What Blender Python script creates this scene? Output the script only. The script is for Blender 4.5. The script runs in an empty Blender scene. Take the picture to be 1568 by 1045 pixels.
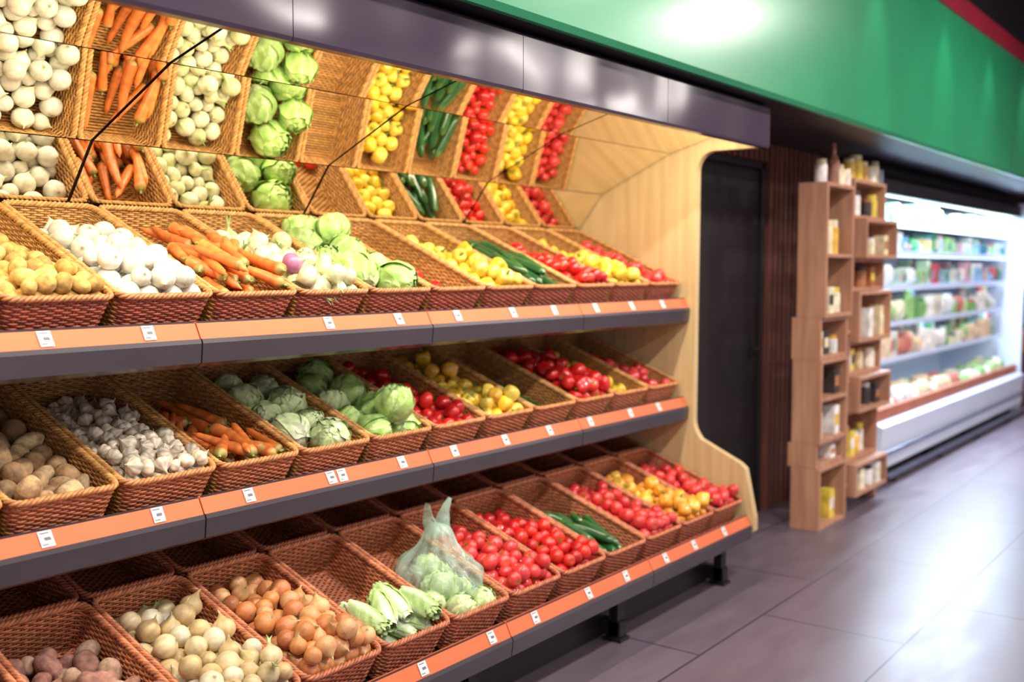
import bpy, math, random
import numpy as np
from mathutils import Vector, Matrix, Euler
scene = bpy.context.scene
PI = math.pi

# ------------------------------------------------------------------ materials
def new_mat(name, col=(0.5,0.5,0.5), rough=0.5, metal=0.0, attr=False, noise=None, bump=None,
            emit=None, estr=1.0, coat=0.0, spec=0.5, sss=0.0):
    m = bpy.data.materials.new(name); m.use_nodes = True
    nt = m.node_tree; N = nt.nodes; L = nt.links
    b = N["Principled BSDF"]
    b.inputs["Base Color"].default_value = (*col, 1)
    b.inputs["Roughness"].default_value = rough
    b.inputs["Metallic"].default_value = metal
    b.inputs["Specular IOR Level"].default_value = spec
    b.inputs["Coat Weight"].default_value = coat
    src = None
    if attr:
        a = N.new("ShaderNodeAttribute"); a.attribute_name = "Col"; src = a.outputs["Color"]
    tc = N.new("ShaderNodeTexCoord")
    if noise:
        sc, lo, hi = noise
        n = N.new("ShaderNodeTexNoise"); n.inputs["Scale"].default_value = sc; n.inputs["Detail"].default_value = 4
        L.new(tc.outputs["Object"], n.inputs["Vector"])
        r = N.new("ShaderNodeMapRange"); r.inputs["From Min"].default_value = 0.3; r.inputs["From Max"].default_value = 0.7
        r.inputs["To Min"].default_value = lo; r.inputs["To Max"].default_value = hi
        L.new(n.outputs["Fac"], r.inputs["Value"])
        mx = N.new("ShaderNodeVectorMath"); mx.operation = 'SCALE'
        if src: L.new(src, mx.inputs[0])
        else: mx.inputs[0].default_value = col
        L.new(r.outputs["Result"], mx.inputs["Scale"]); src = mx.outputs["Vector"]
    if src: L.new(src, b.inputs["Base Color"])
    if bump:
        sc, st, dist = bump
        n = N.new("ShaderNodeTexNoise"); n.inputs["Scale"].default_value = sc; n.inputs["Detail"].default_value = (5 if sc>5 else 0)
        L.new(tc.outputs["Object"], n.inputs["Vector"])
        bp = N.new("ShaderNodeBump"); bp.inputs["Strength"].default_value = st; bp.inputs["Distance"].default_value = dist
        L.new(n.outputs["Fac"], bp.inputs["Height"]); L.new(bp.outputs["Normal"], b.inputs["Normal"])
    if emit:
        b.inputs["Emission Color"].default_value = (*emit, 1); b.inputs["Emission Strength"].default_value = estr
    return m

def wood_mat(name, c1, c2, scale=(1,1,1), rough=0.45, dist=0.6):
    m = bpy.data.materials.new(name); m.use_nodes = True
    nt = m.node_tree; N = nt.nodes; L = nt.links; b = N["Principled BSDF"]
    tc = N.new("ShaderNodeTexCoord"); mp = N.new("ShaderNodeMapping"); mp.inputs["Scale"].default_value = scale
    L.new(tc.outputs["Object"], mp.inputs["Vector"])
    n = N.new("ShaderNodeTexNoise"); n.inputs["Scale"].default_value = 6; n.inputs["Detail"].default_value = 8; n.inputs["Distortion"].default_value = dist
    L.new(mp.outputs["Vector"], n.inputs["Vector"])
    cr = N.new("ShaderNodeValToRGB"); cr.color_ramp.elements[0].position = 0.32; cr.color_ramp.elements[1].position = 0.68
    cr.color_ramp.elements[0].color = (*c1,1); cr.color_ramp.elements[1].color = (*c2,1)
    L.new(n.outputs["Fac"], cr.inputs["Fac"]); L.new(cr.outputs["Color"], b.inputs["Base Color"])
    b.inputs["Roughness"].default_value = rough
    bp = N.new("ShaderNodeBump"); bp.inputs["Strength"].default_value = 0.10; bp.inputs["Distance"].default_value = 0.002
    L.new(n.outputs["Fac"], bp.inputs["Height"]); L.new(bp.outputs["Normal"], b.inputs["Normal"])
    return m

M_wick = new_mat("wicker", rough=0.36, attr=True, noise=(60,0.75,1.3))
M_glossy = new_mat("waxy_skin", rough=0.2, attr=True, noise=(25,0.85,1.12), coat=0.3)
M_matte = new_mat("matte_skin", rough=0.75, attr=True, noise=(55,0.6,1.2), bump=(70,0.6,0.006), spec=.25)
M_papery = new_mat("papery_skin", rough=0.36, attr=True, noise=(45,0.80,1.12), bump=(60,0.25,0.004))
M_leafy = new_mat("leafy_skin", rough=0.42, attr=True, noise=(38,0.80,1.12), bump=(50,0.5,0.008))
M_oak = wood_mat("light_oak", (0.56,0.40,0.19), (0.68,0.51,0.27), (5,5,0.25), dist=0.15)
M_oak2 = wood_mat("warm_pine", (0.40,0.19,0.115), (0.56,0.30,0.185), (4,4,0.4), dist=.3)
M_slat = wood_mat("dark_slat_wood", (0.12,0.042,0.032), (0.24,0.09,0.065), (5,5,0.4))
M_black = new_mat("black_metal", (0.008,0.006,0.009), 0.5)
M_deck = new_mat("shelf_steel", (0.05,0.036,0.036), 0.4, noise=(5,0.9,1.1))
M_rail = new_mat("grey_rail", (0.052,0.043,0.052), 0.24, noise=(3,0.9,1.1), bump=(4,0.10,0.01), coat=0.15)
M_orange = new_mat("salmon_price_strip", (0.66,0.145,0.055), 0.45, noise=(4,0.93,1.07), spec=.3)
M_white = new_mat("white_paper", (0.72,0.72,0.72), 0.5, noise=(20,0.97,1.03))
M_ink = new_mat("ink", (0.14,0.14,0.16), 0.6)
M_fascia = new_mat("mauve_gloss_fascia", (0.058,0.041,0.064), 0.15, noise=(2,0.95,1.05), bump=(2.8,0.40,0.05))
M_green = new_mat("green_gloss_bulkhead", (0.022,0.29,0.12), 0.26, noise=(1.2,0.85,1.12), spec=.7)
M_red = new_mat("red_band", (0.30,0.012,0.03), 0.4, noise=(2,0.9,1.1))
M_mirror = new_mat("mirror_glass", (0.93,0.89,0.78), 0.010, metal=1.0)
M_door = new_mat("charcoal_door", (0.016,0.013,0.016), 0.5, noise=(30,0.9,1.1), spec=.3)
M_frid = new_mat("fridge_white", (0.66,0.74,0.88), 0.3, noise=(3,0.97,1.03))
M_goods = new_mat("package_print", rough=0.4, attr=True, noise=(18,0.7,1.25))
M_led = new_mat("led_tube", (1,1,1), 0.4, emit=(0.75,0.9,1.0), estr=6)
M_lamp = new_mat("lamp_diffuser", (1,1,1), 0.4, emit=(1.0,0.97,0.95), estr=8)

# ------------------------------------------------------------------ mesh builder
class MB:
    def __init__(s): s.V=[]; s.F=[]; s.M=[]; s.C=[]; s.n=0
    def add(s, v, f, mat=0, col=(1,1,1)):
        v = np.asarray(v, float); c = np.asarray(col, float)
        if c.ndim == 1: c = np.tile(c, (len(v),1))
        s.V.append(v); s.C.append(c)
        f = np.asarray(f)
        s.F.extend((f + s.n).tolist()); s.M.extend([mat]*len(f)); s.n += len(v)
    def box(s, x0,x1,y0,y1,z0,z1, mat=0, col=(1,1,1)):
        v = [(x,y,z) for x in (x0,x1) for y in (y0,y1) for z in (z0,z1)]
        f = [(0,1,3,2),(4,6,7,5),(0,4,5,1),(2,3,7,6),(0,2,6,4),(1,5,7,3)]
        s.add(v,f,mat,col)
    def prism(s, prof, x0, x1, mat=0, col=(1,1,1)):
        n=len(prof); v=[(x0,y,z) for y,z in prof]+[(x1,y,z) for y,z in prof]
        f=[(i,(i+1)%n,n+(i+1)%n,n+i) for i in range(n)]
        s.add(v,f,mat,col)
        k=s.n-2*n
        s.F.append(list(range(k,k+n))[::-1]); s.M.append(mat)
        s.F.append(list(range(k+n,k+2*n))); s.M.append(mat)
    def tube(s, P, rad, sides=6, mat=0, col=(1,1,1), closed=False, ref=(0,0,1), flat=1.0):
        P=np.asarray(P,float); n=len(P)
        if closed: T=np.roll(P,-1,0)-np.roll(P,1,0)
        else: T=np.gradient(P,axis=0)
        T/= (np.linalg.norm(T,axis=1,keepdims=True)+1e-12)
        A=np.cross(T,np.asarray(ref,float)); A/=(np.linalg.norm(A,axis=1,keepdims=True)+1e-9)
        B=np.cross(A,T)
        r=np.broadcast_to(np.asarray(rad,float),(n,))
        an=np.arange(sides)*2*PI/sides
        v=(P[:,None,:]+A[:,None,:]*(np.cos(an)[None,:,None]*r[:,None,None]*flat)+B[:,None,:]*(np.sin(an)[None,:,None]*r[:,None,None])).reshape(-1,3)
        m=n if closed else n-1
        i=np.arange(m)[:,None]; j=np.arange(sides)[None,:]; i2=(i+1)%n; j2=(j+1)%sides
        f=np.stack([i*sides+j,i*sides+j2,i2*sides+j2,i2*sides+j],-1).reshape(-1,4)
        c=np.asarray(col,float)
        if c.ndim==2: c=np.repeat(c,sides,axis=0)
        s.add(v,f,mat,c)
    def obj(s, name, mats, parent=None, smooth=False, bevel=0, matrix=None):
        me=bpy.data.meshes.new(name)
        V=np.concatenate(s.V); me.from_pydata(V.tolist(),[],s.F)
        for m in mats: me.materials.append(m)
        me.polygons.foreach_set("material_index", s.M)
        a=me.color_attributes.new("Col",'FLOAT_COLOR','POINT')
        C=np.concatenate(s.C); C=np.concatenate([C,np.ones((len(C),1))],1)
        a.data.foreach_set("color", C.ravel())
        if smooth: me.polygons.foreach_set("use_smooth",[True]*len(me.polygons))
        me.update()
        o=bpy.data.objects.new(name,me); scene.collection.objects.link(o)
        if matrix is not None: o.matrix_world=matrix
        if parent: o.parent=parent
        if bevel:
            b=o.modifiers.new("bevel",'BEVEL'); b.width=bevel; b.segments=2; b.limit_method='ANGLE'
        return o
def empty(name, loc=(0,0,0)):
    e=bpy.data.objects.new(name,None); e.location=loc; scene.collection.objects.link(e); return e

# ------------------------------------------------------------------ layout constants
BW=0.303
def RB(k): return 4.55-BW*(10-k)
SEG=[4.56-0.94*i for i in range(6)]
XL=SEG[-1]

# ------------------------------------------------------------------ display stand
stand=empty("produce_display_stand")
def deck(y0,z0,y1,z1,th=0.02):
    m=MB(); m.prism([(y0,z0),(y1,z1),(y1,z1-th),(y0,z0-th)],XL,4.56); return m
H=0.13
tT,tM,tB=math.radians(24),math.radians(21.5),math.radians(20)
shelves={'top':(2.40,1.425,tT,0.65),'mid':(2.40,0.940,tM,0.65),'bot':(2.06,0.405,tB,0.56)}
def base_pt(y,z,t,h=H): return (y+h*math.sin(t), z-h*math.cos(t))
for nm,(y,z,t,Ln) in shelves.items():
    by,bz=base_pt(y,z,t,H+0.012)
    ye=3.06
    deck(by-0.05,bz-0.05*math.tan(t),ye,bz+(ye-by)*math.tan(t)).obj("shelf_deck_"+nm,[M_deck],stand)
OZ=0.043
def rail(yf,zt,name,tags):
    m=MB()
    for i in range(len(SEG)-1):
        x1=SEG[i]-0.0025; x0=SEG[i+1]+0.0025
        m.prism([(yf+0.030,zt),(yf+0.008,zt-OZ),(yf+0.045,zt-OZ),(yf+0.045,zt)],x0,x1,0)
        m.prism([(yf+0.004,zt-OZ),(yf,zt-OZ-.012),(yf+0.006,zt-0.108),(yf+0.030,zt-0.120),(yf+0.06,zt-0.120),(yf+0.06,zt-OZ)],x0,x1,1)
        m.box(x0+.002,x1-.002,yf+.029,yf+.031,zt-.001,zt+.004,1)
    m.obj("price_rail_"+name,[M_orange,M_rail],stand)
    m=MB(); rg=random.Random(7)
    for x in tags:
        if x<XL+.05 : continue
        w=0.0175
        top=np.array([x,yf+0.030,zt]); d=np.array([0,-0.022,-OZ])
        off=np.array([0,-0.0025,0.0012]); sk=rg.uniform(-.003,.003)
        def quad(s0,s1,t0,t1,mt,lift=0):
            L=off*lift
            p=[top+d*t0+off+L+np.array([s0+sk,0,0]),top+d*t0+off+L+np.array([s1+sk,0,0]),top+d*t1+off+L+np.array([s1,0,0]),top+d*t1+off+L+np.array([s0,0,0])]
            m.add(p,[(0,1,2,3)],mt)
        quad(-w,w,0.06,0.90,0)
        quad(-w*.8,w*.5,0.15,0.20,1,.3); quad(-w*.3,w*.6,0.40,0.56,1,.3); quad(-w*.8,w*.1,0.74,0.79,1,.3)
    m.obj("price_tags_"+name,[M_white,M_ink],stand)
rail(2.355,1.352,"top",[1.0,.66,.4,1.31,1.588,2.217,2.53,2.83,3.157,3.43,3.74,4.036,4.315])
rail(2.355,0.872,"mid",[1.0,.66,.4,1.297,1.603,1.902,2.22,2.265,2.54,2.81,3.11,3.40,3.70,4.03,4.29])
rail(2.015,0.332,"bot",[.5,.8,1.2,1.6,1.95,2.26,2.59,2.83,3.165,3.43,3.747,4.0,4.29])
m=MB(); m.box(XL,4.56,3.065,3.09,0.1,2.24); m.obj("back_panel",[M_deck],stand)
m=MB(); m.box(XL,4.60,2.02,3.09,2.215,2.235); m.obj("canopy_top",[M_black],stand)
m=MB()
for i in range(len(SEG)):
    x=SEG[i]-0.09
    m.box(x,x+0.05,2.12,2.30,0.02,0.08); m.box(x,x+0.05,2.13,2.17,0.0,0.24); m.box(x-0.01,x+0.06,2.11,2.19,0.0,0.015)
m.box(XL,4.50,2.22,2.24,0.0,0.30)  # black board added to stand in for the shadowed gap under the shelf
m.obj("legs_and_shade_board",[M_black],stand)
m=MB()
for i in range(len(SEG)-1):
    x1=SEG[i]-0.0015+(0.03 if i==0 else 0); x0=SEG[i+1]+0.0015
    m.prism([(1.98,2.05),(1.975,2.06),(1.975,2.228),(1.98,2.235),(2.01,2.235),(2.01,2.05)],x0,x1)
m.obj("fascia_panels",[M_fascia],stand)
prof=[(3.0,1.70),(2.86,1.875),(2.47,2.055),(2.18,2.135)]
m=MB(); b=MB()
for r in range(3):
    (ya,za),(yb,zb)=prof[r],prof[r+1]
    dl=math.hypot(yb-ya,zb-za); uy,uz=(yb-ya)/dl,(zb-za)/dl
    ya2,za2,yb2,zb2=ya+uy*.002,za+uz*.002,yb-uy*.002,zb-uz*.002
    for i in range(len(SEG)-1):
        x1=SEG[i]-0.0055; x0=SEG[i+1]+0.0055
        m.add([(x0,ya2,za2),(x1,ya2,za2),(x1,yb2,zb2),(x0,yb2,zb2)],[(0,1,2,3)])
    b.add([(XL,ya+.004,za+.004),(4.56,ya+.004,za+.004),(4.56,yb+.004,zb+.004),(XL,yb+.004,zb+.004)],[(0,1,2,3)])
m.obj("mirror_panels",[M_mirror],stand); b.obj("mirror_backing",[M_black],stand)
pf=[(3.1,0.0),(3.1,2.24),(2.0,2.24),(2.0,2.055)]
for a in np.linspace(0,PI/2,8): pf.append((2.24+0.09*math.sin(a),1.965+0.09*math.cos(a)))
pf+= [(2.335,0.76)]
for a in np.linspace(0,1,5): pf.append((2.335-0.04*a*a,0.76-0.09*a))
pf+= [(2.09,0.575),(2.06,0.55),(2.01,0.32),(2.01,0.26),(2.06,0.22),(2.3,0.16),(2.3,0.0)]
m=MB(); m.prism(pf,4.565,4.605); m.obj("end_panel",[M_oak],stand)
m=MB(); m.prism(pf,XL-0.045,XL-0.005); m.obj("end_panel_far",[M_oak],stand)
m=MB(); m.box(XL+.05,4.5,2.03,2.075,2.15,2.2,0); m.obj("canopy_lamp_housing",[M_white],stand)

# ------------------------------------------------------------------ wicker baskets
def rrect(a,y0,y1,r=0.03,n=6):
    pts=[]
    for cx,cy,s in ((a-r,y0+r,-PI/2),(a-r,y1-r,0),(-a+r,y1-r,PI/2),(-a+r,y0+r,PI)):
        for t in np.linspace(0,PI/2,n): pts.append((cx+r*math.cos(s+t),cy+r*math.sin(s+t)))
    return np.array(pts)
def resample(p,n):
    q=np.vstack([p,p[:1]]); d=np.r_[0,np.cumsum(np.linalg.norm(np.diff(q,axis=0),axis=1))]
    t=np.linspace(0,d[-1],n,endpoint=False)
    P=np.stack([np.interp(t,d,q[:,0]),np.interp(t,d,q[:,1])],1)
    T=np.roll(P,-1,0)-np.roll(P,1,0); T/=np.linalg.norm(T,axis=1,keepdims=True)
    return P,np.stack([T[:,1],-T[:,0]],1)
def make_basket(name,Ln,gold,red,h=H,seed=1):
    rg=np.random.default_rng(seed); m=MB()
    A=0.142; S=int(round((2*Ln+4*A)/0.022/2)*2); sp=4
    tap=0.016
    gold=np.array(gold); red=np.array(red)
    def ring(z):
        k=tap*(1-z/h); return resample(rrect(A-k,k,Ln-k),S*sp)
    dz=0.0070
    rows=int(h/dz)
    for r in range(rows):
        z=0.005+r*dz
        P,Nn=ring(z)
        i=np.arange(S*sp)
        off=0.0028*np.cos(PI*i/sp+PI*r)
        Q=P+Nn*off[:,None]
        c=np.where((P[:,1]<0.022)[:,None],red,gold)*rg.uniform(0.68,1.25)  # front strands redder and darker: weaker light there is put into the colour
        c=c*(1+0.12*np.sin(i*0.7+r))[:,None]
        m.tube(np.c_[Q,np.full(len(Q),z)],0.0038,5,0,c,closed=True,flat=0.75)
    P0,_=ring(0.0);P1,_=ring(h)
    for sidx in range(S):
        a=P0[sidx*sp];b=P1[sidx*sp]
        m.tube([(a[0],a[1],0),(b[0],b[1],h)],0.0026,4,0,gold*0.7,ref=(1,0,0))
    for z,rr,tr in ((h,0.0048,0.0052),(0.002,0.004,0.004)):
        k=tap*(1-z/h); P,Nn=resample(rrect(A-k,k,Ln-k),S*7)
        i=np.arange(S*7)
        for q in range(3):
            an=2*PI*i/(14)+q*2*PI/3
            Q=P+Nn*(rr*np.cos(an))[:,None]
            c=np.where((P[:,1]<0.02)[:,None],(red+gold)*.5,gold)*(1.0+0.15*(q-1))
            m.tube(np.c_[Q,z+rr*np.sin(an)],tr,5,0,c,closed=True)
    m.box(-A+tap+.003,A-tap-.003,tap+.003,Ln-tap-.003,0.0,0.003,0,gold*0.4)
    nr=int((Ln-2*tap)/0.010)
    for r in range(nr):
        y=tap+0.006+r*0.010; x=np.linspace(-A+tap+.002,A-tap-.002,32)
        z=0.006+0.003*np.cos(np.arange(32)*PI/2+PI*r)
        m.tube(np.c_[x,np.full(32,y),z],0.0045,5,0,gold*rg.uniform(.7,1.1),flat=1.0)
    me=m.obj(name,[M_wick],smooth=True)
    data=me.data; bpy.data.objects.remove(me); return data
bk_top=make_basket("wicker_a",0.65,(0.54,0.275,0.085),(0.36,0.085,0.05),seed=1)
bk_mid=make_basket("wicker_b",0.65,(0.54,0.275,0.085),(0.46,0.14,0.06),seed=2)
bk_bot=make_basket("wicker_c",0.56,(0.50,0.175,0.08),(0.42,0.115,0.055),seed=3)
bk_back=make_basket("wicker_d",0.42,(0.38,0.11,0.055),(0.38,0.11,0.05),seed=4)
def bmat(kind,k,back=False):
    y,z,t,Ln=shelves[kind]
    by,bz=base_pt(y,z,t)
    if back:
        by2=by+(0.56+0.02)*math.cos(t); bz=bz+(by2-by)*math.tan(t); by=by2
    return Matrix.Translation((RB(k)-BW/2,by,bz+0.001))@Matrix.Rotation(t,4,'X')
KMIN=-2
for kind,dat in (('top',bk_top),('mid',bk_mid),('bot',bk_bot)):
    for k in range(KMIN,11):
        o=bpy.data.objects.new("wicker_basket",dat); scene.collection.objects.link(o); o.matrix_world=bmat(kind,k)
for k in range(KMIN,11):
    o=bpy.data.objects.new("wicker_basket",bk_back); scene.collection.objects.link(o); o.matrix_world=bmat('bot',k,True)

# ------------------------------------------------------------------ produce templates (unit size)
def grid_faces(nr,nc,wrap=True):
    i=np.arange(nr-1)[:,None]; j=np.arange(nc if wrap else nc-1)[None,:]; j2=(j+1)%nc
    return np.stack([i*nc+j,i*nc+j2,(i+1)*nc+j2,(i+1)*nc+j],-1).reshape(-1,4)
def sph(nu,nv,fn):
    th,ph=np.meshgrid(np.linspace(0,PI,nv+1),np.arange(nu)*2*PI/nu,indexing='ij')
    P,C=fn(th.ravel(),ph.ravel()); return P,grid_faces(nv+1,nu),C
def col(c,n): return np.tile(np.array(c,float),(n,1))
def merge(*parts):
    V=[];F=[];C=[];n=0
    for v,f,c in parts:
        V.append(v);F.append(np.asarray(f)+n);C.append(c);n+=len(v)
    return np.concatenate(V),np.concatenate(F),np.concatenate(C)
def tubepart(P,rad,sides,c,ref=(1,0,0)):
    m=MB(); m.tube(P,rad,sides,0,c,ref=ref); return m.V[0],np.array(m.F),m.C[0]
def tomato(c=(0.66,0.02,0.014),stem=True):
    def f(t,p):
        r=1+0.03*np.cos(5*p)*np.sin(t)
        z=0.86*np.cos(t)-0.20*np.exp(-(t/0.32)**2)
        P=np.stack([r*np.sin(t)*np.cos(p),r*np.sin(t)*np.sin(p),z],1)
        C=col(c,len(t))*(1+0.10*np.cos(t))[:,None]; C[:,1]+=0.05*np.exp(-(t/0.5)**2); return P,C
    a=sph(16,11,f)
    if not stem: return a
    v=[(0,0,0.70)];ff=[]
    for i in range(10):
        an=i*2*PI/10; r=0.5 if i%2==0 else 0.1
        v.append((r*math.cos(an),r*math.sin(an),0.86 if i%2==0 else 0.74))
    for i in range(0,10,2): ff.append((0,1+(i-1)%10,1+i,1+(i+1)%10))
    b=(np.array(v),np.array(ff),col((0.10,0.30,0.04),11))
    s=tubepart([(0,0,0.66),(0.03,0,0.85),(0.10,0,1.0)],[0.06,0.05,0.05],5,(0.15,0.3,0.06))
    return merge(a,b,s)
def potato(c,seed):
    rg=np.random.default_rng(seed); ks=rg.normal(0,1.9,(6,3)); phs=rg.uniform(0,6,6)
    el=np.array([rg.uniform(1.1,1.35),rg.uniform(.9,1.05),rg.uniform(.78,.95)])
    def f(t,p):
        D=np.stack([np.sin(t)*np.cos(p),np.sin(t)*np.sin(p),np.cos(t)],1)
        r=1+0.05*sum(np.sin(D@ks[i]+phs[i]) for i in range(6))
        for q in range(5):
            e=rg.normal(size=3); e/=np.linalg.norm(e); r=r-0.07*np.exp(-((1-D@e)/0.03))
        P=D*r[:,None]*el
        C=col(c,len(t))*(1+0.10*np.sin(D@ks[0]*3))[:,None]; return P,C
    return sph(18,12,f)
def onion(c,neck=0.5,nc=(0.6,0.5,0.25),squat=0.9,stem=0,cap=(0.6,0.5,0.3),skin=0.10):
    def f(t,p):
        r=1+0.02*np.cos(7*p)
        z=squat*np.cos(t)+neck*np.exp(-(t/0.26)**2)-0.06*np.exp(-((PI-t)/0.2)**2)
        P=np.stack([r*np.sin(t)*np.cos(p),r*np.sin(t)*np.sin(p),z],1)
        C=col(c,len(t))*(1+skin*np.sin(9*p)*np.sin(t)+skin*.8*np.sin(3*p+1))[:,None]
        w=np.exp(-(t/0.5)**2)[:,None]; C=C*(1-w)+np.array(nc)*w
        w=np.exp(-((PI-t)/0.2)**2)[:,None]; C=C*(1-w)+np.array((0.35,0.25,0.12))*w
        return P,C
    parts=[sph(20,14,f)]
    if stem:
        for a in range(3):
            dx=0.35*math.cos(a*2.1); dy=0.35*math.sin(a*2.1)
            parts.append(tubepart([(0,0,squat+neck*.5),(dx*.3,dy*.3,squat+neck+.3*stem),(dx,dy,squat+neck+0.9*stem)],[0.15,0.10,0.04],5,np.array([(0.75,0.8,0.5),(0.5,0.65,0.25),(0.35,0.5,0.15)])))
    else:
        parts.append(tubepart([(0,0,squat+neck*.6),(0.05,0,squat+neck),(0.14,0.04,squat+neck+.2)],[0.13,0.09,0.03],5,np.array([nc,cap,cap])))
    for a in range(5):
        parts.append(tubepart([(0,0,-squat*.95),(0.14*math.cos(a*1.3),0.14*math.sin(a*1.3),-squat-.14)],[0.04,0.015],3,(0.45,0.36,0.2)))
    return merge(*parts)
def garlic(seed):
    def f(t,p):
        r=1+0.16*np.abs(np.cos(p*3.5+seed))*np.sin(t)-0.06
        z=0.76*np.cos(t)+0.55*np.exp(-(t/0.26)**2)
        P=np.stack([r*np.sin(t)*np.cos(p),r*np.sin(t)*np.sin(p),z],1)
        k=np.abs(np.cos(p*3.5+seed))[:,None]
        C=col((0.76,0.66,0.50),len(t))*(0.68+0.42*k)*(1-.12*np.sin(p*2+seed))[:,None]
        w=np.exp(-((PI-t)/0.35)**2)[:,None]; C=C*(1-w)+np.array((0.32,0.22,0.12))*w; return P,C
    return merge(sph(28,10,f),tubepart([(0,0,1.1),(0.04,0.02,1.35),(0.1,0.0,1.5)],[0.15,0.10,0.08],5,(0.5,0.40,0.26)))
def pepper(c,ln=1.0,lb=.07):
    def f(t,p):
        lob=1+lb*np.cos(4*p)*(0.4+0.6*np.sin(t)); s=np.abs(np.sin(t))**0.78
        tp=1-0.16*(1-np.cos(t))/2
        z=ln*np.cos(t)-0.32*np.exp(-(t/0.45)**2)+0.15*np.exp(-((PI-t)/0.35)**2)
        P=np.stack([lob*s*tp*np.cos(p),lob*s*tp*np.sin(p),z],1)
        C=col(c,len(t))*(1+0.10*np.cos(4*p))[:,None]
        w=np.exp(-(t/0.16)**2)[:,None]; C=C*(1-w)+np.array((0.15,0.3,0.05))*w; return P,C
    return merge(sph(24,14,f),tubepart([(0,0,0.62),(0.02,0,0.95),(0.14,0,1.16)],[0.15,0.10,0.12],6,(0.16,0.33,0.06)))
def cabbage(c=(0.36,0.58,0.15),c2=(0.74,0.84,0.48),seed=0,nl=9,open_=.8):
    rg=np.random.default_rng(seed)
    def f(t,p):
        r=0.88+0.02*np.sin(3*p+2*t)
        P=np.stack([r*np.sin(t)*np.cos(p),r*np.sin(t)*np.sin(p),r*np.cos(t)],1)
        v=np.abs(np.sin(5*p+3*t))**10
        C=col(c,len(t))*(1.15)*(1-v[:,None]*.4)+np.array(c2)*v[:,None]*.5; return P,C
    parts=[sph(22,14,f)]
    for l in range(nl):
        ph0=l*2.4+rg.uniform(-.3,.3); lay=l/nl
        s,t=np.meshgrid(np.linspace(-1,1,19),np.linspace(0,1,17)); s=s.ravel();t=t.ravel()
        th=PI*0.98-(PI*0.98-(0.12+0.80*lay+rg.uniform(-.1,.15)))*t
        spread=(1.3-0.15*lay)*(np.sin(PI*np.clip(t*0.86+0.08,0,1))**0.5)
        ph=ph0+s*spread/np.maximum(np.sin(th),0.55)
        edge=np.maximum(np.abs(s),t)**4
        wav=np.sin(s*9+l)*np.sin(t*11+l*2)
        R=0.90+0.06*l/nl+edge*(0.04+0.18*lay*open_)+0.06*wav*edge+0.012*np.sin(s*14+l)*np.sin(t*12)-0.015*np.exp(-(s/.08)**2)
        P=np.stack([R*np.sin(th)*np.cos(ph),R*np.sin(th)*np.sin(ph),R*np.cos(th)],1)
        vein=np.maximum(np.exp(-(s/0.06)**2), 0.7*np.abs(np.sin(9*(t-0.45*np.abs(s))))**14)[:,None]
        base=col(c,len(s))*(0.75+0.40*rg.random()+0.2*edge)[:,None]
        C=base*(1-vein*.75)+np.array(c2)*vein*.75
        w=(np.clip(1-t*2.2,0,1))[:,None]; C=C*(1-w)+np.array(c2)*w
        parts.append((P,grid_faces(17,19,False),C))
    return merge(*parts)
def carrot(seed):
    rg=np.random.default_rng(seed); n=18; t=np.linspace(0,1,n)
    b1,b2=rg.normal(0,0.35,2)
    P=np.stack([b1*np.sin(t*PI),5.6*(t-0.5)*2*0.9,b2*np.sin(t*PI)*.5],1)
    r=np.where(t<0.06,0.60+7*t,1.05-0.60*t**1.3); r[-1]=0.03; r[-2]=.28; r[0]=0.02
    r=r*(1+0.03*rg.normal(size=n))
    base=np.array((0.80,0.215,0.045))*rg.uniform(.82,1.1)
    C=base[None]*(1+0.10*rg.normal(size=n))[:,None]; C[0]=(0.2,0.25,0.06); C[1]=(0.45,0.3,0.08)
    body=tubepart(P,r,10,C,ref=(0,0,1))
    st=tubepart([P[0],P[0]+np.array([0.05,-0.5,0.05])],[0.28,0.2],5,(0.25,0.32,0.08),ref=(0,0,1))
    return merge(body,st)
def cucumber(seed,ln=6.0):
    rg=np.random.default_rng(seed); n=16; t=np.linspace(0,1,n); b=rg.normal(0,0.35)
    P=np.stack([b*np.sin(t*PI),ln*(t-.5)*2*.9,0*t],1)
    r=np.clip(np.sqrt(np.clip(1-np.abs(2*t-1)**5,0,1)),0.03,1)
    m=MB(); m.tube(P,r,12,0,(0.022,0.095,0.025),ref=(0,0,1))
    V=m.V[0];C=m.C[0].copy(); j=np.tile(np.arange(12),n); C*= (1+0.5*(j%3==0))[:,None]
    tt=np.repeat(t,12)[:,None]; w=np.clip((tt-.8)*3,0,.6); C=C*(1-w)+np.array((0.16,0.28,0.06))*w
    return V,np.array(m.F),C
def napa(seed):
    parts=[]; rg=np.random.default_rng(seed)
    for l in range(9):
        s,t=np.meshgrid(np.linspace(-1,1,15),np.linspace(0,1,22)); s=s.ravel();t=t.ravel()
        ph=l*2.4+s*(0.75+.45*t); rad=(0.45+0.65*np.sin(PI*np.clip(t*.75+.12,0,1)))*(0.75+.05*l)+0.14*np.sin(t*22+s*8+l)*t**2*np.abs(s)+.25*t**4*(l/9)
        P=np.stack([rad*np.cos(ph),(t-.5)*(5.6-0.2*l)+.2*np.sin(s*6+l)*t**3,rad*np.sin(ph)*.8],1)
        v=np.clip(np.exp(-(s/(0.55*(1.05-t)))**2),0,1)[:,None]*(1-t[:,None]*.4)
        C=col((0.44,0.64,0.24),len(s))*(1-v)+np.array((0.80,0.87,0.72))*v
        parts.append((P,grid_faces(22,15,False),C))
    return merge(*parts)
POT_Y=[potato(c,i) for i,c in enumerate([(0.60,0.37,0.10),(0.66,0.45,0.14),(0.50,0.31,0.09)])]
POT_B=[potato(c,i+5) for i,c in enumerate([(0.52,0.34,0.17),(0.58,0.42,0.23),(0.46,0.28,0.14)])]
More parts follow.
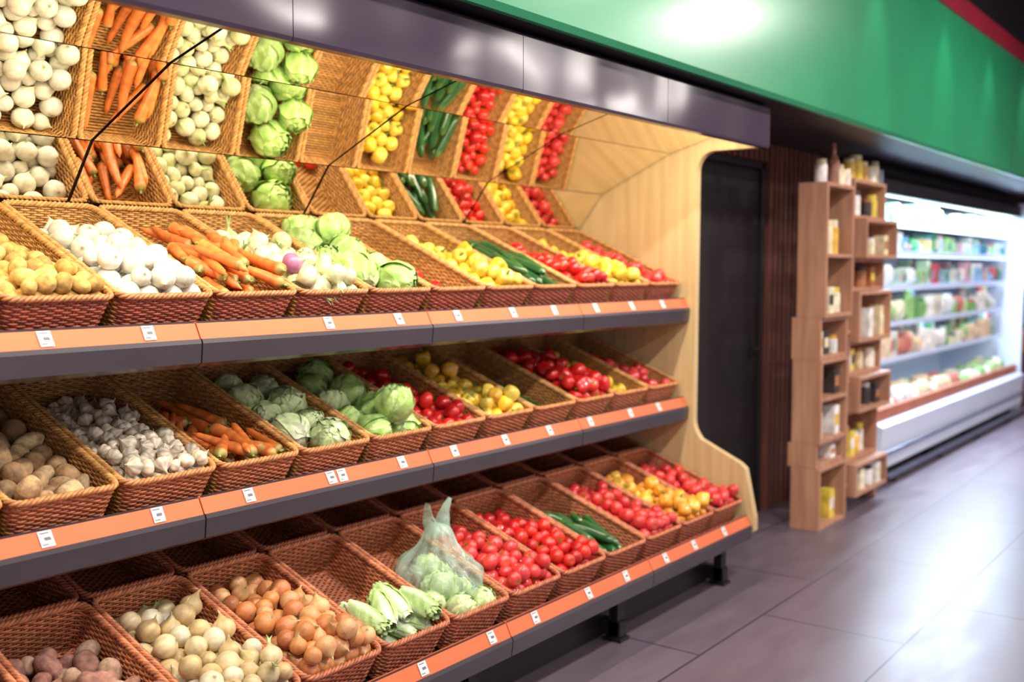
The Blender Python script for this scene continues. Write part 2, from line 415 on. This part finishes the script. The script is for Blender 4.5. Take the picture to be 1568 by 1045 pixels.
POT_R=[potato(c,i+9) for i,c in enumerate([(0.42,0.21,0.16),(0.50,0.31,0.22),(0.36,0.17,0.13)])]
ON_W=[onion((0.80,0.78,0.71),0.28,(0.72,0.72,0.54),skin=.05),onion((0.74,0.72,0.60),0.4,(0.66,0.66,0.45),skin=.06)]
ON_F=[onion((0.70,0.70,0.43),0.45,(0.50,0.60,0.23),0.85,stem=1.0),onion((0.78,0.77,0.57),0.4,(0.58,0.64,0.28),0.85),onion((0.68,0.66,0.38),0.5,(0.48,0.58,0.22),0.9,stem=1.4)]
ON_P=onion((0.45,0.16,0.30),0.5,(0.5,0.35,0.3),0.85)
ON_Y=[onion((0.66,0.27,0.09),0.45,(0.55,0.34,0.14)),onion((0.76,0.40,0.18),0.4,(0.6,0.4,0.16)),onion((0.56,0.19,0.07),0.5,(0.55,0.32,0.12))]
ON_D=[onion((0.70,0.56,0.32),0.6,(0.5,0.40,0.18),0.95,stem=.5),onion((0.80,0.71,0.50),0.5,(0.5,0.40,0.18)),onion((0.62,0.45,0.22),0.55,(0.45,0.33,0.14))]
GAR=[garlic(0),garlic(1.1)]
TOM=[tomato(),tomato((0.74,0.03,0.02),False),tomato((0.55,0.012,0.014))]
TOMP=[tomato((0.76,0.055,0.055),False),tomato((0.70,0.04,0.04))]
PEP_Y=[pepper((0.90,0.56,0.04)),pepper((0.88,0.64,0.09),.9,.04)]
PEP_O=[pepper((0.88,0.36,0.04)),pepper((0.90,0.50,0.06))]
PEP_R=[pepper((0.60,0.015,0.015),1.25,.12),tomato()]
CAB=[cabbage(seed=i) for i in range(3)]
CABW=[cabbage((0.58,0.72,0.34),(0.86,0.90,0.68),seed=i+4,open_=.5) for i in range(2)]
CAR=[carrot(i) for i in range(6)]
CUC=[cucumber(i) for i in range(4)]
NAP=[napa(i) for i in range(2)]

def rrot(rg,up=None):
    if up is None:
        q=rg.normal(size=4); q/=np.linalg.norm(q); w,x,y,z=q
        return np.array([[1-2*(y*y+z*z),2*(x*y-z*w),2*(x*z+y*w)],[2*(x*y+z*w),1-2*(x*x+z*z),2*(y*z-x*w)],[2*(x*z-y*w),2*(y*z+x*w),1-2*(x*x+y*y)]])
    e=Euler((rg.normal(0,up),rg.normal(0,up),rg.uniform(0,6.28))).to_matrix(); return np.array(e)
def settle(n,r,W,Ln,floor,rg,vmax=1.0,it=110):
    rad=r*rg.uniform(0.84,1.14,n)
    P=np.stack([rg.uniform(-W+r,W-r,n),rg.uniform(r,(Ln-r)*vmax,n),0.05+np.arange(n)*(0.18/n)+r],1)
    for k in range(it):
        P[:,2]-=0.006; P[:,1]-=0.0010
        for _ in range(3):
            d=P[:,None]-P[None]; D=np.linalg.norm(d,axis=2)+1e-9; o=np.clip((rad[:,None]+rad[None])*0.97-D,0,None); np.fill_diagonal(o,0)
            P+= (d/D[...,None]*(o*0.42)[...,None]).sum(1)
            P[:,0]=np.clip(P[:,0],-W+rad,W-rad); P[:,1]=np.clip(P[:,1],rad+.012,Ln-.012-rad)
            fl=floor*np.clip(1.12-P[:,1]/Ln*1.0,0,1)+0.012
            P[:,2]=np.maximum(P[:,2],fl+rad)
    return P,rad
def pile(name,kind,k,tm,n,r,mat,floor=0.06,vmax=1.0,up=None,seed=0,extra=None):
    rg=np.random.default_rng(1000+seed+k*17+{'top':0,'mid':100,'bot':200}[kind])
    Ln=shelves[kind][3]
    P,rad=settle(n,r,0.128,Ln,floor,rg,vmax); m=MB()
    ex=int(np.argmax(P[:,2]-0.25*np.abs(P[:,1]-.2)))
    for i in range(n):
        v,f,c=tm[rg.integers(len(tm))]
        if extra is not None and i==ex: v,f,c=extra
        R=rrot(rg,up); m.add((v*rad[i])@R.T+P[i],f,0,np.clip(c*rg.uniform(.80,1.1),0,1))
    return m.obj(name,[mat],smooth=True,matrix=bmat(kind,k))
def rods(name,kind,k,tm,r,layers,seed,mat,yawj=0.35,h0=0.04,sx=6,hk=5.4):
    rg=np.random.default_rng(seed); Ln=shelves[kind][3]; m=MB()
    hl=hk*r
    for lay,(nl,va,vb) in enumerate(layers):
        for i in range(nl):
            u=-0.105+0.21*((i+0.5*(lay%2))%sx)/(sx-1) if nl>2 else rg.uniform(-.07,.07)
            u=np.clip(u+rg.normal(0,.008),-.105,.105)
            v=rg.uniform(va,vb); yaw=np.clip(rg.normal(0,yawj),-.8,.8)
            lim=max(0.0,0.122-abs(hl*math.sin(yaw))); u=np.clip(u,-lim,lim)
            v=np.clip(v,hl+.015,Ln-hl-.015)
            z=h0+lay*r*1.45+rg.uniform(0,.3)*r
            R=np.array(Euler((rg.normal(0,0.06),0,yaw)).to_matrix())
            if rg.random()<.4: R=R@np.array(Euler((0,rg.uniform(0,3),PI)).to_matrix())
            t_=tm[rg.integers(len(tm))]
            m.add((t_[0]*r*rg.uniform(.85,1.1))@R.T+np.array([u,v,z]),t_[1],0,np.clip(t_[2]*rg.uniform(.82,1.12),0,1))
    return m.obj(name,[mat],smooth=True,matrix=bmat(kind,k))

# top shelf
for k in (-2,-1,0): pile("yellow_potato_pile",'top',k,POT_Y,125,0.0225,M_matte,0.08)
pile("white_onion_pile",'top',1,ON_W,74,0.031,M_papery,0.07)
rods("carrot_pile",'top',2,CAR,0.0185,[(12,.1,.55),(14,.1,.55),(14,.1,.52),(14,.1,.50),(12,.1,.42),(7,.1,.25),(3,.1,.15)],5,M_papery,h0=.03)
pile("green_onion_pile",'top',3,ON_F,66,0.031,M_papery,0.07,extra=ON_P)
pile("green_cabbage_pile",'top',4,CAB,8,0.068,M_leafy,0.035,up=.7)
pile("tomato_pile",'top',5,TOM,26,0.029,M_glossy,0.0,vmax=.6)
pile("yellow_pepper_pile",'top',6,PEP_Y,46,0.035,M_glossy,0.05)
rods("cucumber_pile",'top',7,CUC,0.0185,[(10,.1,.55),(10,.1,.55),(10,.1,.5),(8,.1,.4),(4,.1,.25)],8,M_glossy,yawj=.22)
pile("tomato_pile",'top',8,TOM,84,0.028,M_glossy,0.065)
pile("yellow_pepper_pile",'top',9,PEP_Y,48,0.034,M_glossy,0.055)
pile("tomato_pile",'top',10,TOMP,62,0.030,M_glossy,0.06)
# middle shelf
for k in (-2,-1,0): pile("potato_pile",'mid',k,POT_B,48,0.034,M_matte,0.04)
pile("garlic_pile",'mid',1,GAR,150,0.0225,M_papery,0.075)
rods("carrot_pile",'mid',2,CAR,0.0185,[(9,.1,.55),(8,.1,.5),(7,.1,.2),(6,.1,.15),(4,.1,.12)],15,M_papery,h0=.03,yawj=.5)
pile("pale_cabbage_pile",'mid',3,CABW,8,0.064,M_leafy,0.03,up=.8)
pile("green_cabbage_pile",'mid',4,CAB[:2]+CABW[:1],9,0.064,M_leafy,0.03,up=.7)
pile("tomato_pile",'mid',5,TOM,60,0.030,M_glossy,0.05)
pile("yellow_pepper_pile",'mid',6,PEP_Y+PEP_O[1:],46,0.035,M_glossy,0.055)
rods("cucumber_pile",'mid',7,CUC,0.0185,[(8,.1,.5),(4,.1,.3)],18,M_glossy,yawj=.2,h0=.03)
pile("red_pepper_pile",'mid',8,PEP_R,66,0.034,M_glossy,0.07)
pile("yellow_pepper_pile",'mid',9,PEP_Y,30,0.035,M_glossy,0.03)
pile("tomato_pile",'mid',10,TOMP,50,0.031,M_glossy,0.03)
# bottom shelf
for k in (-2,-1,0): pile("red_potato_pile",'bot',k,POT_R,52,0.030,M_matte,0.05)
pile("dry_onion_pile",'bot',1,ON_D,72,0.030,M_papery,0.07)
pile("yellow_onion_pile",'bot',2,ON_Y,90,0.029,M_papery,0.075)
rods("napa_cabbage_pile",'bot',3,NAP,0.031,[(4,.10,.18),(4,.10,.2),(4,.10,.16)],33,M_leafy,h0=.045,yawj=.35,sx=4,hk=2.9)
pile("pale_cabbage_pile",'bot',4,CABW,5,0.050,M_leafy,0.03,vmax=.3,up=.6)
pile("tomato_pile",'bot',5,TOMP,84,0.028,M_glossy,0.07)
pile("tomato_pile",'bot',6,TOM,74,0.028,M_glossy,0.06)
rods("cucumber_pile",'bot',7,CUC,0.0185,[(8,.1,.45),(8,.1,.4),(6,.1,.3),(4,.1,.2)],28,M_glossy,yawj=.3,h0=.03)
pile("tomato_pile",'bot',8,TOMP,76,0.028,M_glossy,0.07)
pile("orange_pepper_pile",'bot',9,PEP_O,48,0.033,M_glossy,0.07)
pile("tomato_pile",'bot',10,TOMP,62,0.030,M_glossy,0.06)

# ------------------------------------------------------------------ plastic bag of cabbages
def bag():
    M=bpy.data.materials.new("thin_plastic"); M.use_nodes=True; nt=M.node_tree;N=nt.nodes;L=nt.links
    b=N["Principled BSDF"]; b.inputs["Base Color"].default_value=(0.58,0.80,0.70,1); b.inputs["Roughness"].default_value=0.13
    tr=N.new("ShaderNodeBsdfTransparent"); tr.inputs["Color"].default_value=(0.95,1.0,0.97,1); mx=N.new("ShaderNodeMixShader")
    n=N.new("ShaderNodeTexNoise"); n.inputs["Scale"].default_value=10; n.inputs["Distortion"].default_value=2.0
    tc=N.new("ShaderNodeTexCoord"); L.new(tc.outputs["Object"],n.inputs["Vector"])
    r=N.new("ShaderNodeMapRange"); r.inputs["From Min"].default_value=.3; r.inputs["From Max"].default_value=.7; r.inputs["To Min"].default_value=.14; r.inputs["To Max"].default_value=.5
    L.new(n.outputs["Fac"],r.inputs["Value"]); L.new(r.outputs["Result"],mx.inputs["Fac"])
    bp=N.new("ShaderNodeBump"); bp.inputs["Strength"].default_value=.6; bp.inputs["Distance"].default_value=.01
    L.new(n.outputs["Fac"],bp.inputs["Height"]); L.new(bp.outputs["Normal"],b.inputs["Normal"])
    L.new(tr.outputs[0],mx.inputs[1]); L.new(b.outputs[0],mx.inputs[2]); L.new(mx.outputs[0],N["Material Output"].inputs["Surface"])
    m=MB()
    def f(t,p):
        z=0.085*np.cos(t)+0.085*np.exp(-(t/0.55)**2)
        r=0.115*np.abs(np.sin(t))**0.75*(1-0.30*np.exp(-((t-.5)/.35)**2))
        fold=np.exp(-((t-.7)/.7)**2)
        r=r*(1+0.09*fold*np.sin(11*p+2*np.sin(t*3))+0.02*np.sin(5*p+t*5))
        return np.stack([r*np.cos(p)*1.0,r*np.sin(p)*1.35,z],1),col((1,1,1),len(t))
    v,fc,c=sph(80,40,f); m.add(v,fc,0,c)
    for sx,lean in ((-1,-.035),(1,.045)):
        t=np.linspace(0,1,18)
        P=np.stack([sx*0.014+lean*t,0.012*np.sin(t*3),0.125+0.115*t],1)
        m.tube(P,0.042*(1-0.80*t)+0.003*np.sin(t*16)*(1-t),14,0,(1,1,1),ref=(0,1,0),flat=.5)
    o=m.obj("plastic_produce_bag",[M],smooth=True)
    o.matrix_world=bmat('bot',4)@Matrix.Translation((0.018,0.215,0.12))@Matrix.Rotation(-tB,4,'X')@Matrix.Scale(1.06,4)
    m=MB()
    for (p,s) in (((-.03,-.05,-.02),.052),((.038,.045,-.02),.052),((-.02,.03,.03),.042)):
        v,fc,c=CABW[0]; m.add(v*s+np.array(p),fc,0,np.clip(c*.95,0,1))
    ob=m.obj("cabbages_in_bag",[M_leafy],smooth=True); ob.parent=o
bag()

# ------------------------------------------------------------------ room shell
def floor_mat():
    M=bpy.data.materials.new("floor_tiles"); M.use_nodes=True; nt=M.node_tree;N=nt.nodes;L=nt.links;b=N["Principled BSDF"]
    tc=N.new("ShaderNodeTexCoord"); br=N.new("ShaderNodeTexBrick"); br.offset=0.5
    br.inputs["Scale"].default_value=1; br.inputs["Brick Width"].default_value=1.2; br.inputs["Row Height"].default_value=0.6
    br.inputs["Mortar Size"].default_value=0.005; br.inputs["Mortar Smooth"].default_value=.2
    br.inputs["Color1"].default_value=(0.135,0.102,0.132,1); br.inputs["Color2"].default_value=(0.160,0.124,0.155,1); br.inputs["Mortar"].default_value=(0.04,0.03,0.045,1)
    L.new(tc.outputs["Object"],br.inputs["Vector"])
    n=N.new("ShaderNodeTexNoise"); n.inputs["Scale"].default_value=5; n.inputs["Detail"].default_value=8
    mp=N.new("ShaderNodeMapping"); mp.inputs["Scale"].default_value=(0.5,2,1); L.new(tc.outputs["Object"],mp.inputs["Vector"]); L.new(mp.outputs["Vector"],n.inputs["Vector"])
    r=N.new("ShaderNodeMapRange"); r.inputs["To Min"].default_value=.70; r.inputs["To Max"].default_value=1.3; L.new(n.outputs["Fac"],r.inputs["Value"])
    s=N.new("ShaderNodeVectorMath"); s.operation='SCALE'; L.new(br.outputs["Color"],s.inputs[0]); L.new(r.outputs["Result"],s.inputs["Scale"]); L.new(s.outputs["Vector"],b.inputs["Base Color"])
    r2=N.new("ShaderNodeMapRange"); r2.inputs["To Min"].default_value=.28; r2.inputs["To Max"].default_value=.44; L.new(n.outputs["Fac"],r2.inputs["Value"]); L.new(r2.outputs["Result"],b.inputs["Roughness"])
    bp=N.new("ShaderNodeBump"); bp.inputs["Strength"].default_value=.25; bp.inputs["Distance"].default_value=.003; bp.invert=True
    L.new(br.outputs["Fac"],bp.inputs["Height"]); L.new(bp.outputs["Normal"],b.inputs["Normal"])
    return M
m=MB(); m.box(-3,14,-4,3.3,-0.05,0.0); m.obj("floor",[floor_mat()])
m=MB(); m.box(-3,14,-4,3.3,3.7,3.75); m.obj("ceiling",[new_mat("dark_ceiling",(0.02,0.022,0.035),0.7,noise=(2,.8,1.2))])
M_wall=new_mat("dark_wall",(0.03,0.025,0.03),0.6,noise=(3,.9,1.1))
m=MB(); m.box(-3,14,3.2,3.3,0,3.7); m.obj("wall_back",[M_wall])
m=MB(); m.box(13.0,13.1,-4,3.2,0,3.7); m.obj("wall_right",[new_mat("far_wall",(0.12,0.09,0.13),0.6,noise=(3,.9,1.1))])
bh=empty("green_bulkhead")
m=MB(); m.prism([(1.9,2.25),(1.885,2.27),(1.885,3.17),(1.92,3.17),(1.92,2.25)],-3,13.0); m.obj("green_front",[M_green],bh)
m=MB(); m.prism([(1.87,3.17),(1.87,3.30),(1.92,3.30),(1.92,3.17)],-3,13.0); m.obj("red_stripe",[M_red],bh)
m=MB(); m.box(-3,13.0,1.92,3.2,2.25,2.27); m.box(-3,13,1.93,1.97,3.30,3.7); m.obj("soffit",[M_black],bh)
m=MB()
m.box(4.62,7.14,2.66,2.70,0,2.25,1)
x=4.64
while x<7.08:
    if x<4.98 or x>6.03: m.box(x,x+0.040,2.60,2.66,0.0,2.25,0)
    else: m.box(x,x+0.040,2.60,2.66,2.14,2.25,0)
    x+=0.075
m.obj("wall_slatted",[M_slat,M_black])
d=empty("door_1",(5.5,2.64,0))
m=MB(); m.box(-.46,.46,-.012,.018,0.01,2.09); m.obj("door_leaf",[M_door],d,bevel=.003)
m=MB(); m.box(-.51,-.465,-.03,.019,0,2.13); m.box(.465,.51,-.03,.019,0,2.13); m.box(-.51,.51,-.03,.019,2.095,2.135); m.obj("door_frame",[M_black],d,bevel=.002)
m=MB(); m.tube([(.38,-.012,1.02),(.38,-.06,1.02)],.010,8,ref=(0,0,1)); m.tube([(.385,-.06,1.02),(.27,-.06,1.02)],.009,8); m.box(.355,.405,-.018,-.010,.93,1.10); m.obj("door_handle",[M_black],d,smooth=False)
# ------------------------------------------------------------------ wooden gift shelf
gs=empty("wooden_display_shelf",(5.72,2.13,0))
T=0.022
def openbox(m,x0,x1,y0,y1,z0,z1):
    m.box(x0,x0+T,y0,y1,z0,z1); m.box(x1-T,x1,y0,y1,z0,z1)
    m.box(x0+T,x1-T,y0,y1,z0,z0+T); m.box(x0+T,x1-T,y0,y1,z1-T,z1)
m=MB()
cells=[]
za=[0.0,0.36,0.50,0.98,1.22,1.98]; offa=[0.0,0.02,.0,0.01,-0.015]
for i in range(5):
    y0=offa[i]; openbox(m,0.0,0.44,y0,y0+0.17,za[i],za[i+1]-0.001); cells.append((0.0,0.44,y0,za[i]+T,za[i+1]-T))
m.box(T,.44-T,offa[4],offa[4]+.165,1.56,1.58); cells.append((0.0,.44,offa[4],1.58,1.95)); m.box(T,.44-T,offa[2],offa[2]+.165,.74,.76); cells.append((0.0,.44,0,.76,.95))
zb=[0.10,0.30,0.62,0.84,1.05,1.36,1.56,1.80,2.04]; offb=[-.02,.05,-.03,.04,-.02,.03,-.05,.03]
for i in range(8):
    y0=offb[i]; openbox(m,0.56,1.16,y0,y0+.2,zb[i],zb[i+1]-0.001); cells.append((.56,1.16,y0,zb[i]+T,zb[i+1]-T))
m.box(0.56,0.60,0.05,0.15,0,0.10); m.box(1.12,1.16,0.05,0.15,0,0.10)
for z in (.16,.52,.80,1.10,1.40,1.70,1.94): m.box(0.44,0.56,0.03,0.16,z,z+T)
m.obj("shelf_boxes",[M_oak2],gs,bevel=.002)
rg=random.Random(12); m=MB()
cols=[(0.85,0.72,0.45),(0.85,0.5,0.06),(0.85,0.8,0.7),(0.45,0.18,0.07),(0.9,0.85,0.6),(0.05,0.04,0.04),(.9,.9,.85),(.85,.65,.08)]
def jar(m,x,y,z,r,h,c,lid=(0.8,0.7,0.4)):
    m.tube([(x,y,z),(x,y,z+.004),(x,y,z+h*.75),(x,y,z+h*.82),(x,y,z+h*.83)],[r*.9,r,r,r*.8,0.001],12,0,c,ref=(1,0,0))
    m.tube([(x,y,z+h*.80),(x,y,z+h),(x,y,z+h*1.01)],[r*.85,r*.85,.001],12,0,lid,ref=(1,0,0))
for (x0,x1,y0,z0,z1) in cells:
    if z1-z0>.5: z1=z0+.3
    x=x0+0.05
    while x<x1-0.07:
        c=rg.choice(cols); h=min(rg.uniform(.10,.20),(z1-z0)*.8); y=y0+rg.uniform(.045,.08)
        if rg.random()<.35: x+=.12; continue
        if rg.random()<.5: jar(m,x+.02,y,z0,rg.uniform(.028,.042),h,c,rg.choice(cols))
        else: m.box(x-.02,x+.06,y-.03,y+.04,z0,z0+h,0,c); m.box(x-.012,x+.052,y-.031,y-.030,z0+h*.3,z0+h*.7,0,rg.choice(cols))
        x+=rg.uniform(.10,.16)
for x,y,h,r,c in ((.06,.05,.13,.035,(.85,.8,.75)),(.33,.06,.12,.05,(.9,.75,.5)),(.41,.03,.10,.03,(.8,.7,.6))): jar(m,x,y,1.98,r,h,c)
m.tube([(.20,.03,1.98),(.20,.03,2.11),(.20,.03,2.15),(.20,.03,2.21),(.20,.03,2.211)],[.034,.034,.013,.012,.001],14,0,(.30,.13,.08),ref=(1,0,0))
for x,h,r,c in ((.62,.12,.04,(.8,.5,.06)),(.74,.15,.045,(.85,.6,.05)),(.86,.12,.04,(.75,.4,.08)),(.98,.1,.05,(.85,.8,.7)),(1.1,.14,.03,(.9,.8,.5))): jar(m,x,.09,2.04,r,h,c)
m.obj("jars_and_boxes",[M_goods],gs)
# ------------------------------------------------------------------ refrigerated display case
fr=empty("refrigerated_display_case",(7.22,2.27,0))
FL=4.6
m=MB()
m.prism([(0.0,.10),(-.01,.30),(-.02,.40),(.03,.42),(.05,.38),(.85,.38),(.85,.10)],0,FL,0)
m.box(0,FL,.82,.87,.38,2.1,0)
m.box(-.04,0,.02,.87,.0,2.16,0); m.box(FL,FL+.04,.02,.87,0,2.16,0)
m.prism([(.10,2.16),(.06,2.12),(.06,2.02),(.12,2.02),(.16,2.08),(.85,2.08),(.85,2.16)],0,FL,1)
m.box(0,FL,.1,.85,0,.1,1)
SZ=(.78,1.06,1.34,1.60,1.82)
for i,z in enumerate(SZ):
    yy=.24-.02*i
    m.box(0.01,FL-.01,yy,.82,z,z+.02,0)
    m.box(0.01,FL-.01,yy-.012,yy,z-.01,z+.03,0)
m.box(0.02,FL-.02,.05,.09,.42,.50,3)
m.tube([(0,-.05,.06),(FL,-.05,.06)],.022,8,2); m.tube([(0,-.035,.22),(FL,-.035,.22)],.015,8,2)
for x in np.arange(.2,FL,1.2): m.box(x,x+.03,-.05,.1,.0,.06,1)
m.obj("case_body",[M_frid,M_black,new_mat("bumper",(0.16,0.18,0.24),.25,metal=.6),new_mat("tray_brown",(0.42,0.12,0.05),.5,noise=(6,.8,1.2))],fr)
m=MB()
m.tube([(0.02,.14,2.035),(FL-.02,.14,2.035)],.016,8)
for i,z in enumerate(SZ): m.box(.02,FL-.02,.24-.02*i+.01,.24-.02*i+.03,z-.012,z-.002)
m.obj("led_tubes",[M_led],fr)
rg=random.Random(9); m=MB()
pal=[(.8,.85,.85),(.85,.88,.85),(.10,.35,.55),(.7,.12,.15),(.12,.5,.20),(.8,.68,.3),(.3,.55,.75),(.7,.4,.45),(.05,.20,.22),(.35,.62,.2),(.8,.8,.8),(.05,.28,.15),(.2,.5,.45),(.85,.85,.75),(.6,.8,.6)]
pos=[(.78,.74,.62),(.3,.55,.2),(.6,.2,.15),(.85,.82,.75),(.2,.42,.12),(.75,.75,.5),(.8,.6,.4),(.5,.68,.3)]
for i,z in enumerate((.40,)+tuple(s+.02 for s in SZ)):
    x=.05; yy=(.12 if i==0 else .25-.02*i)
    while x<FL-.15:
        w=rg.uniform(.06,.12); c=rg.choice(pal if i>2 else pos+pal[:2]); rep=rg.randint(1,3); top=.25 if i<3 else (.21 if i==3 else .17); h=rg.uniform(.10,top)
        kind=rg.random()
        if i==0: kind=.9; h=rg.uniform(.14,.24)
        if i in (1,2): kind=min(.95,kind+.4)
        for q in range(rep):
            if x>FL-.12: break
            for dep in range(2):
                y=yy+.01+dep*.16+rg.uniform(0,.03)
                if kind<.55:
                    m.box(x,x+w*.94,y,y+.1,z,z+h,0,c); m.box(x+w*.15,x+w*.75,y-.002,y,z+h*.25,z+h*.7,0,pal[(q+i+rep)%len(pal)])
                elif kind<.85: jar(m,x+w*.45,y+.04,z,w*.46,h,c,rg.choice(pal))
                else:
                    v,fc,cc=TOM[1]; m.add(v*np.array([w*.5,.06,h*.5])+np.array([x+w*.45,y+.06,z+h*.42]),fc,0,c)
            x+=w
        x+=rg.uniform(0,.01)
m.obj("packaged_goods",[M_goods],fr)
m=MB(); m.box(7.24,12.9,2.5,2.55,2.17,2.25); m.obj("trim_1",[M_black])
m=MB(); m.box(12.90,12.98,2.0,3.1,0.0,2.2,1); m.box(12.86,12.90,2.15,2.75,1.25,1.75,0); m.box(12.86,12.90,2.15,2.75,.9,1.15,2); m.box(12.86,12.9,2.15,2.75,.55,.8,0)
m.obj("poster_board",[new_mat("orange_poster",(0.8,.22,.04),.5,noise=(8,.8,1.2)),new_mat("maroon_board",(.18,.05,.05),.5,noise=(3,.9,1.1)),new_mat("blue_poster",(.1,.15,.5),.5,noise=(8,.8,1.2))])

# ------------------------------------------------------------------ lights
def area(name,loc,target,sx,sy,p,c,spread=PI):
    l=bpy.data.lights.new(name,'AREA'); l.shape='RECTANGLE'; l.size=sx; l.size_y=sy; l.energy=p; l.color=c; l.spread=spread
    o=bpy.data.objects.new(name,l); scene.collection.objects.link(o)
    d=Vector(target)-Vector(loc)
    z=-d.normalized(); x=Vector((1,0,0)); y=z.cross(x).normalized(); x=y.cross(z).normalized()
    o.matrix_world=Matrix.Translation(loc)@Matrix((x,y,z)).transposed().to_4x4()
    return o
area("canopy_strip_light",((XL+4.5)/2,2.085,2.14),((XL+4.5)/2,2.62,1.45),4.5,0.05,52,(1.0,0.89,0.66))
for i,(x,y) in enumerate([(1.0,0.2),(3.2,0.2),(5.4,0.2),(7.45,0.05),(9.8,-2.9),(2.0,-1.7),(5.0,-1.7),(7.9,-1.7),(10.0,-1.7),(11.5,-2.6)]):
    m=MB(); m.box(x-.32,x+.32,y-.12,y+.12,3.44,3.50,0); m.box(x-.28,x+.28,y-.09,y+.09,3.433,3.44,1); m.box(x-.01,x+.01,y-.01,y+.01,3.5,3.7,0)
    m.obj("ceiling_lamp",[M_black,M_lamp])
    e=80 if x<5 else (75 if i==3 else 40)
    area("ceiling_lamp_light",(x,y,3.42),(x,y+(0.9 if y>-.3 and x<8 else 0.0),0),.55,.2,e,(1.0,0.91,0.85))
for x in (5.75,7.1,8.3,9.5):
    l=bpy.data.lights.new("bulkhead_spot",'SPOT'); l.energy=26; l.spot_size=math.radians(40); l.spot_blend=.8; l.color=(.85,1,.95); l.shadow_soft_size=.05
    o=bpy.data.objects.new("bulkhead_spot",l); scene.collection.objects.link(o); o.location=(x,1.58,3.45)
    o.rotation_euler=(Vector((x+.03,1.92,2.3))-Vector((x,1.58,3.45))).to_track_quat('-Z','Y').to_euler()
area("case_light",(7.22+FL/2,2.27+.16,2.0),(7.22+FL/2,2.65,.9),FL-.1,.08,190,(0.78,0.90,1.0))
area("case_front_glow",(7.22+FL/2,2.27+.10,1.9),(7.22+FL/2,1.4,.2),FL-.1,.05,45,(0.42,0.55,1.0))

w=bpy.data.worlds.new("world"); scene.world=w; w.use_nodes=True
w.node_tree.nodes["Background"].inputs["Color"].default_value=(1.0,0.87,0.90,1); w.node_tree.nodes["Background"].inputs["Strength"].default_value=0.72

# ------------------------------------------------------------------ camera
cam=bpy.data.cameras.new("camera"); co=bpy.data.objects.new("camera",cam); scene.collection.objects.link(co); scene.camera=co
co.location=(0,0,1.5); p=math.radians(4.0); th=math.radians(37.0)
F=Vector((math.cos(th)*math.cos(p),math.sin(th)*math.cos(p),-math.sin(p)))
co.rotation_euler=F.to_track_quat('-Z','Y').to_euler()
cam.sensor_width=36; cam.lens=36.73; cam.clip_start=.05
cam.dof.use_dof=True; cam.dof.focus_distance=2.9; cam.dof.aperture_fstop=1.8
scene.view_settings.view_transform='Standard'
scene.view_settings.look='None'
scene.view_settings.exposure=0.0
